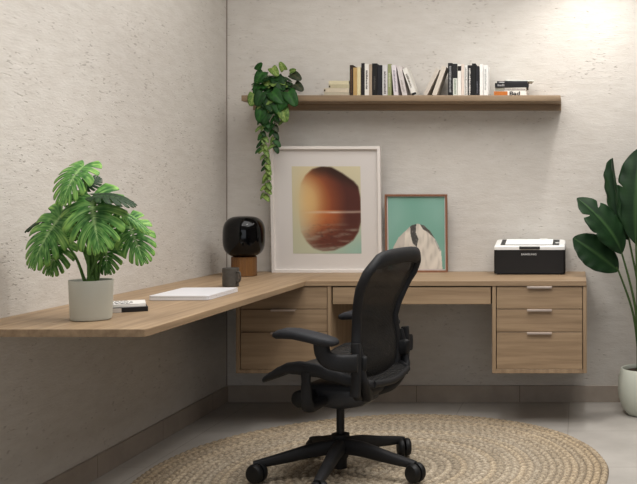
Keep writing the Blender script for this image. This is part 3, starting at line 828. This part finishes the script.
# tilt mechanism
def lbox(b,secs,exp=.35,n=20):
    """secs: (x,yhalf,z0,z1)"""
    rings=[]
    for x,yh,z0,z1 in secs:
        ring=[]
        for k in range(n):
            a=2*PI*k/n+PI/4; ca,sa=math.cos(a),math.sin(a)
            ring.append((x,yh*math.copysign(abs(ca)**exp,ca),zt((z0+z1)/2+(z1-z0)/2*math.copysign(abs(sa)**exp,sa))))
        rings.append(ring)
    return loft(b,rings)
b=bm(); lbox(b,[(.135,.05,.34,.375),(.12,.085,.315,.385),(.05,.10,.295,.39),(-.04,.095,.285,.39),(-.12,.075,.30,.385),(-.15,.05,.32,.37)],.45)
obj('tilt_mechanism',b,M['chair_metal'],ch,50)
for sg in(1,-1):
    b=bm(); tube(b,[(.03,sg*.07,zt(.335)),(.03,sg*.17,zt(.325)),(.025,sg*.225,zt(.335)),(.02,sg*.245,zt(.39)),(.02,sg*.25,zt(.455)),(.02,sg*.25,zt(.50))],[(.026,.020),(.026,.020),(.024,.022),(.021,.012),(.020,.010),(.021,.010)],12,6,up=(1,0,0) if False else (0,0,1),exp=.7)
    obj('seat_link',b,M['chair'],ch,60)
for sg in(1,-1):
    b=bm(); rings=[[(.075+r*math.cos(a),sg*y,zt(.355)+r*math.sin(a)) for a in [2*PI*k/24 for k in range(24)]] for r,y in((.02,.10),(.030,.155),(.034,.16),(.034,.205),(.028,.212))]
    loft(b,rings)
    obj('tension_knob',b,M['chair_black'],ch,50)
# seat
def seat_w(x): 
    P=[(-.23,.17),(-.18,.205),(-.05,.238),(.08,.248),(.16,.244),(.215,.225),(.242,.18)]
    for (a,wa_),(c,wc) in zip(P,P[1:]):
        if x<=c: return wa_+(wc-wa_)*max(0,(x-a))/(c-a)
    return P[-1][1]
def interp(P,x):
    if x<=P[0][0]: return P[0][1]
    for (a,wa_),(c,wc) in zip(P,P[1:]):
        if x<=c: 
            t_=(x-a)/(c-a); t_=t_*t_*(3-2*t_)*.5+t_*.5; return wa_+(wc-wa_)*t_
    return P[-1][1]
ZT=[(-.23,.435),(-.16,.458),(-.09,.485),(-.02,.508),(.05,.515),(.10,.508),(.135,.492),(.18,.466),(.215,.444),(.242,.430)]
xs=[-.23+.472*i/34 for i in range(35)]
for sg in(1,-1):
    rings=[]
    for x in xs:
        w=seat_w(x); top=interp(ZT,x); thk=interp([(-.23,.016),(-.1,.026),(.03,.028),(.13,.020),(.242,.010)],x)
        ring=[]
        for k in range(14):
            a=2*PI*k/14; ring.append((x,sg*(w+.016*math.cos(a)),zt(top-thk+thk*math.sin(a))))
        rings.append(ring)
    b=bm(); loft(b,rings); 
    obj('seat_rail',b,M['chair'],ch,60)
b=bm()
tube(b,[(.240,-.18,zt(.421)),(.247,-.1,zt(.417)),(.249,0,zt(.416)),(.247,.1,zt(.417)),(.240,.18,zt(.421))],[(.010,.010)]*3,10,5)
obj('seat_front_bar',b,M['chair'],ch,60); b=bm()
tube(b,[(-.228,-.17,zt(.42)),(-.24,0,zt(.405)),(-.228,.17,zt(.42))],[(.012,.014)]*3,10,6)
obj('seat_rear_bar',b,M['chair'],ch,60)
b=bm(); rings=[]
for x in xs:
    w=seat_w(x); z=interp(ZT,x)-.006
    rings.append([(x,w*(2*j/16-1),zt(z-.026*(1-abs(2*j/16-1)**2.4)*interp([(-.23,.6),(0,1),(.17,.5),(.242,.1)],x))) for j in range(17)])
loft(b,rings,closed_ring=False); o=obj('seat_mesh',b,M['mesh'],ch,80); md=o.modifiers.new('t','SOLIDIFY'); md.thickness=.002
# backrest frame loop
BX=[(.37,-.150),(.42,-.160),(.48,-.166),(.56,-.166),(.62,-.160),(.66,-.160),(.72,-.172),(.78,-.194),(.85,-.220),(.90,-.243),(.95,-.272)]
BW=[(.37,.150),(.40,.180),(.48,.202),(.55,.200),(.61,.184),(.66,.178),(.72,.200),(.78,.228),(.84,.244),(.88,.240),(.905,.220),(.925,.18),(.937,.12)]
def bx_(z): return interp(BX,z)
side=[]
def zc(z): return z-max(0,z-.78)*.11
for z in [.372,.385,.41,.45,.5,.55,.6,.65,.7,.75,.8,.84,.87,.895,.908,.920,.929]:
    side.append((bx_(z)-.004*(z>.8),interp(BW,z),zt(zc(z))))
topz=[(-.268,.10,zt(.9172)),(-.270,0,zt(.919)),(-.268,-.10,zt(.9172))]
bot=[(-.149,-.10,zt(.366)),(-.149,0,zt(.362)),(-.149,.10,zt(.366))]
loop=side+topz+[(x,-y,z) for x,y,z in reversed(side)]+bot
def frame_tube(b,loop,r1,r2):
    P=[Vector(p) for p in loop]; rings=[]; m=len(P)
    for i in range(m):
        d=(P[(i+1)%m]-P[i-1]).normalized(); zf=(P[i].z-zt(.37))/.57
        back=Vector((1,0,.12)); back=(back-d*back.dot(d)).normalized(); s=d.cross(back)
        wz=1.0+ (1.0 if abs(P[i].y)<.235 and zf>.93 else 0)+(.55 if zf<.08 else 0)
        rings.append([P[i]+back*math.cos(a)*r1+s*math.sin(a)*r2*wz for a in [2*PI*k/12 for k in range(12)]])
    return loft(b,rings,loop=True)
b=bm(); frame_tube(b,loop,.020,.0165); obj('back_frame',b,M['chair'],ch,60)
b=bm(); rings=[]
for i in range(41):
    z=.375+(.930-.375)*i/40; w=interp(BW,z)-.004; x=bx_(z)
    rings.append([(x-.030*(1-(2*j/16-1)**2)*interp([(.375,.2),(.5,1),(.62,.6),(.8,1),(.93,.2)],z),w*(2*j/16-1),zt(zc(z))) for j in range(17)])
loft(b,rings,closed_ring=False); o=obj('back_mesh',b,M['mesh'],ch,80); md=o.modifiers.new('t','SOLIDIFY'); md.thickness=.0015
# lumbar support and rear yoke
for sg in(1,-1):
    b=bm(); tube(b,[(-.178,sg*.200,zt(.505)),(-.205,sg*.208,zt(.507)),(-.216,sg*.205,zt(.507))],[(.016,.036),(.018,.034),(.012,.026)],14,5,exp=.7); obj('lumbar_grip',b,M['chair_black'],ch,60)
for sg in(1,-1):
    b=bm(); tube(b,[(-.13,sg*.05,zt(.345)),(-.18,sg*.12,zt(.36)),(-.205,sg*.195,zt(.42)),(-.200,sg*.212,zt(.46)),(-.192,sg*.212,zt(.52)),(-.180,sg*.205,zt(.585))],[(.022,.020),(.020,.020),(.015,.018),(.012,.016),(.012,.014),(.008,.010)],12,6,up=(1,0,0),exp=.8)
    obj('back_yoke',b,M['chair'],ch,60)
# arms
for sg in(1,-1):
    b=bm()
    tube(b,[(-.180,sg*.235,zt(.385)),(-.186,sg*.236,zt(.45)),(-.188,sg*.240,zt(.53)),(-.186,sg*.240,zt(.590))],[(.015,.020),(.014,.019),(.014,.018),(.013,.016)],12,5,up=(1,0,0),exp=.55)
    tube(b,[(-.205,sg*.262,zt(.518)),(-.15,sg*.274,zt(.518)),(-.10,sg*.290,zt(.530)),(-.075,sg*.293,zt(.558)),(-.068,sg*.294,zt(.60))],[(.016,.036),(.016,.034),(.016,.032),(.018,.030),(.024,.028)],12,6,exp=.6)
    obj('arm_support',b,M['chair'],ch,60)
    b=bm(); xs2=[-.137,-.133,-.12,-.08,-.02,.04,.09,.12,.138,.144]
    rings=[]
    for x in xs2:
        e=min(1,max(.12,math.sqrt(max(0,1-((x-.0035)/.1415)**6)))); zc=.600+.030*sst(-.15,.06,x)-.010*sst(.07,.15,x)
        wy=.044*e; hz=.021*e
        rings.append([(x,sg*(.292+wy*math.copysign(abs(math.cos(a))**.7,math.cos(a)))+.02*(-sg)*sst(0,.16,x),zt(zc+hz*math.copysign(abs(math.sin(a))**.8,math.sin(a)))) for a in [2*PI*k/18 for k in range(18)]])
    loft(b,rings); obj('arm_pad',b,M['chair_pad'],ch,60)
# ---------------- lights
def light(name,kind,loc,energy,color,rot=None,target=None,**k):
    l=bpy.data.lights.new(name,kind); l.energy=energy; l.color=color
    for a,v in k.items(): setattr(l,a,v)
    o=bpy.data.objects.new(name,l); o.location=loc; COL.objects.link(o)
    if target is not None: o.rotation_euler=(Vector(target)-Vector(loc)).to_track_quat('-Z','Y').to_euler()
    return o
light('camera_side_fill','AREA',(.25,YF-.1,1.5),20,(.92,.96,1),target=(.25,0,1.2),shape='RECTANGLE',size=3.2,size_y=1.9)  # soft fill added behind the camera, standing in for an unseen window
W_=(1,.965,.925)
light('downlight','SPOT',(.10,-.42,2.70),52,W_,target=(.10,-.38,0),spot_size=R(120),spot_blend=.9,shadow_soft_size=.06)
light('downlight','SPOT',(-.55,-1.75,2.70),55,W_,target=(-.55,-1.75,0),spot_size=R(125),spot_blend=.9,shadow_soft_size=.09)
light('downlight','SPOT',(.9,-2.3,2.70),45,W_,target=(.9,-2.3,0),spot_size=R(125),spot_blend=.9,shadow_soft_size=.09)
light('downlight','SPOT',(-1.35,-2.5,2.70),32,W_,target=(-1.15,-2.6,0),spot_size=R(125),spot_blend=.9,shadow_soft_size=.09)
light('overhead_fill','AREA',(-.4,-1.75,2.73),70,(1,.985,.965),target=(-.4,-1.75,0),shape='RECTANGLE',size=2.4,size_y=2.2)  # broad overhead fill added to brighten the upper walls, not a real fixture
w=bpy.data.worlds.new('World'); S.world=w; w.use_nodes=True; w.node_tree.nodes['Background'].inputs[0].default_value=(.75,.85,1,1); w.node_tree.nodes['Background'].inputs[1].default_value=.6
# ---------------- camera
c=bpy.data.cameras.new('camera'); co=bpy.data.objects.new('camera',c); COL.objects.link(co)
co.location=(0,-CD,CH); co.rotation_euler=(PI/2,0,0); c.sensor_width=36; c.sensor_fit='HORIZONTAL'; c.lens=36*F/637
c.shift_x=-(PX-318.5)/637; c.shift_y=-(242-PY)/637; S.camera=co
vs=S.view_settings; vs.view_transform='Standard'; vs.look='None'; vs.gamma=1; vs.use_curve_mapping=False; vs.exposure=-0.13
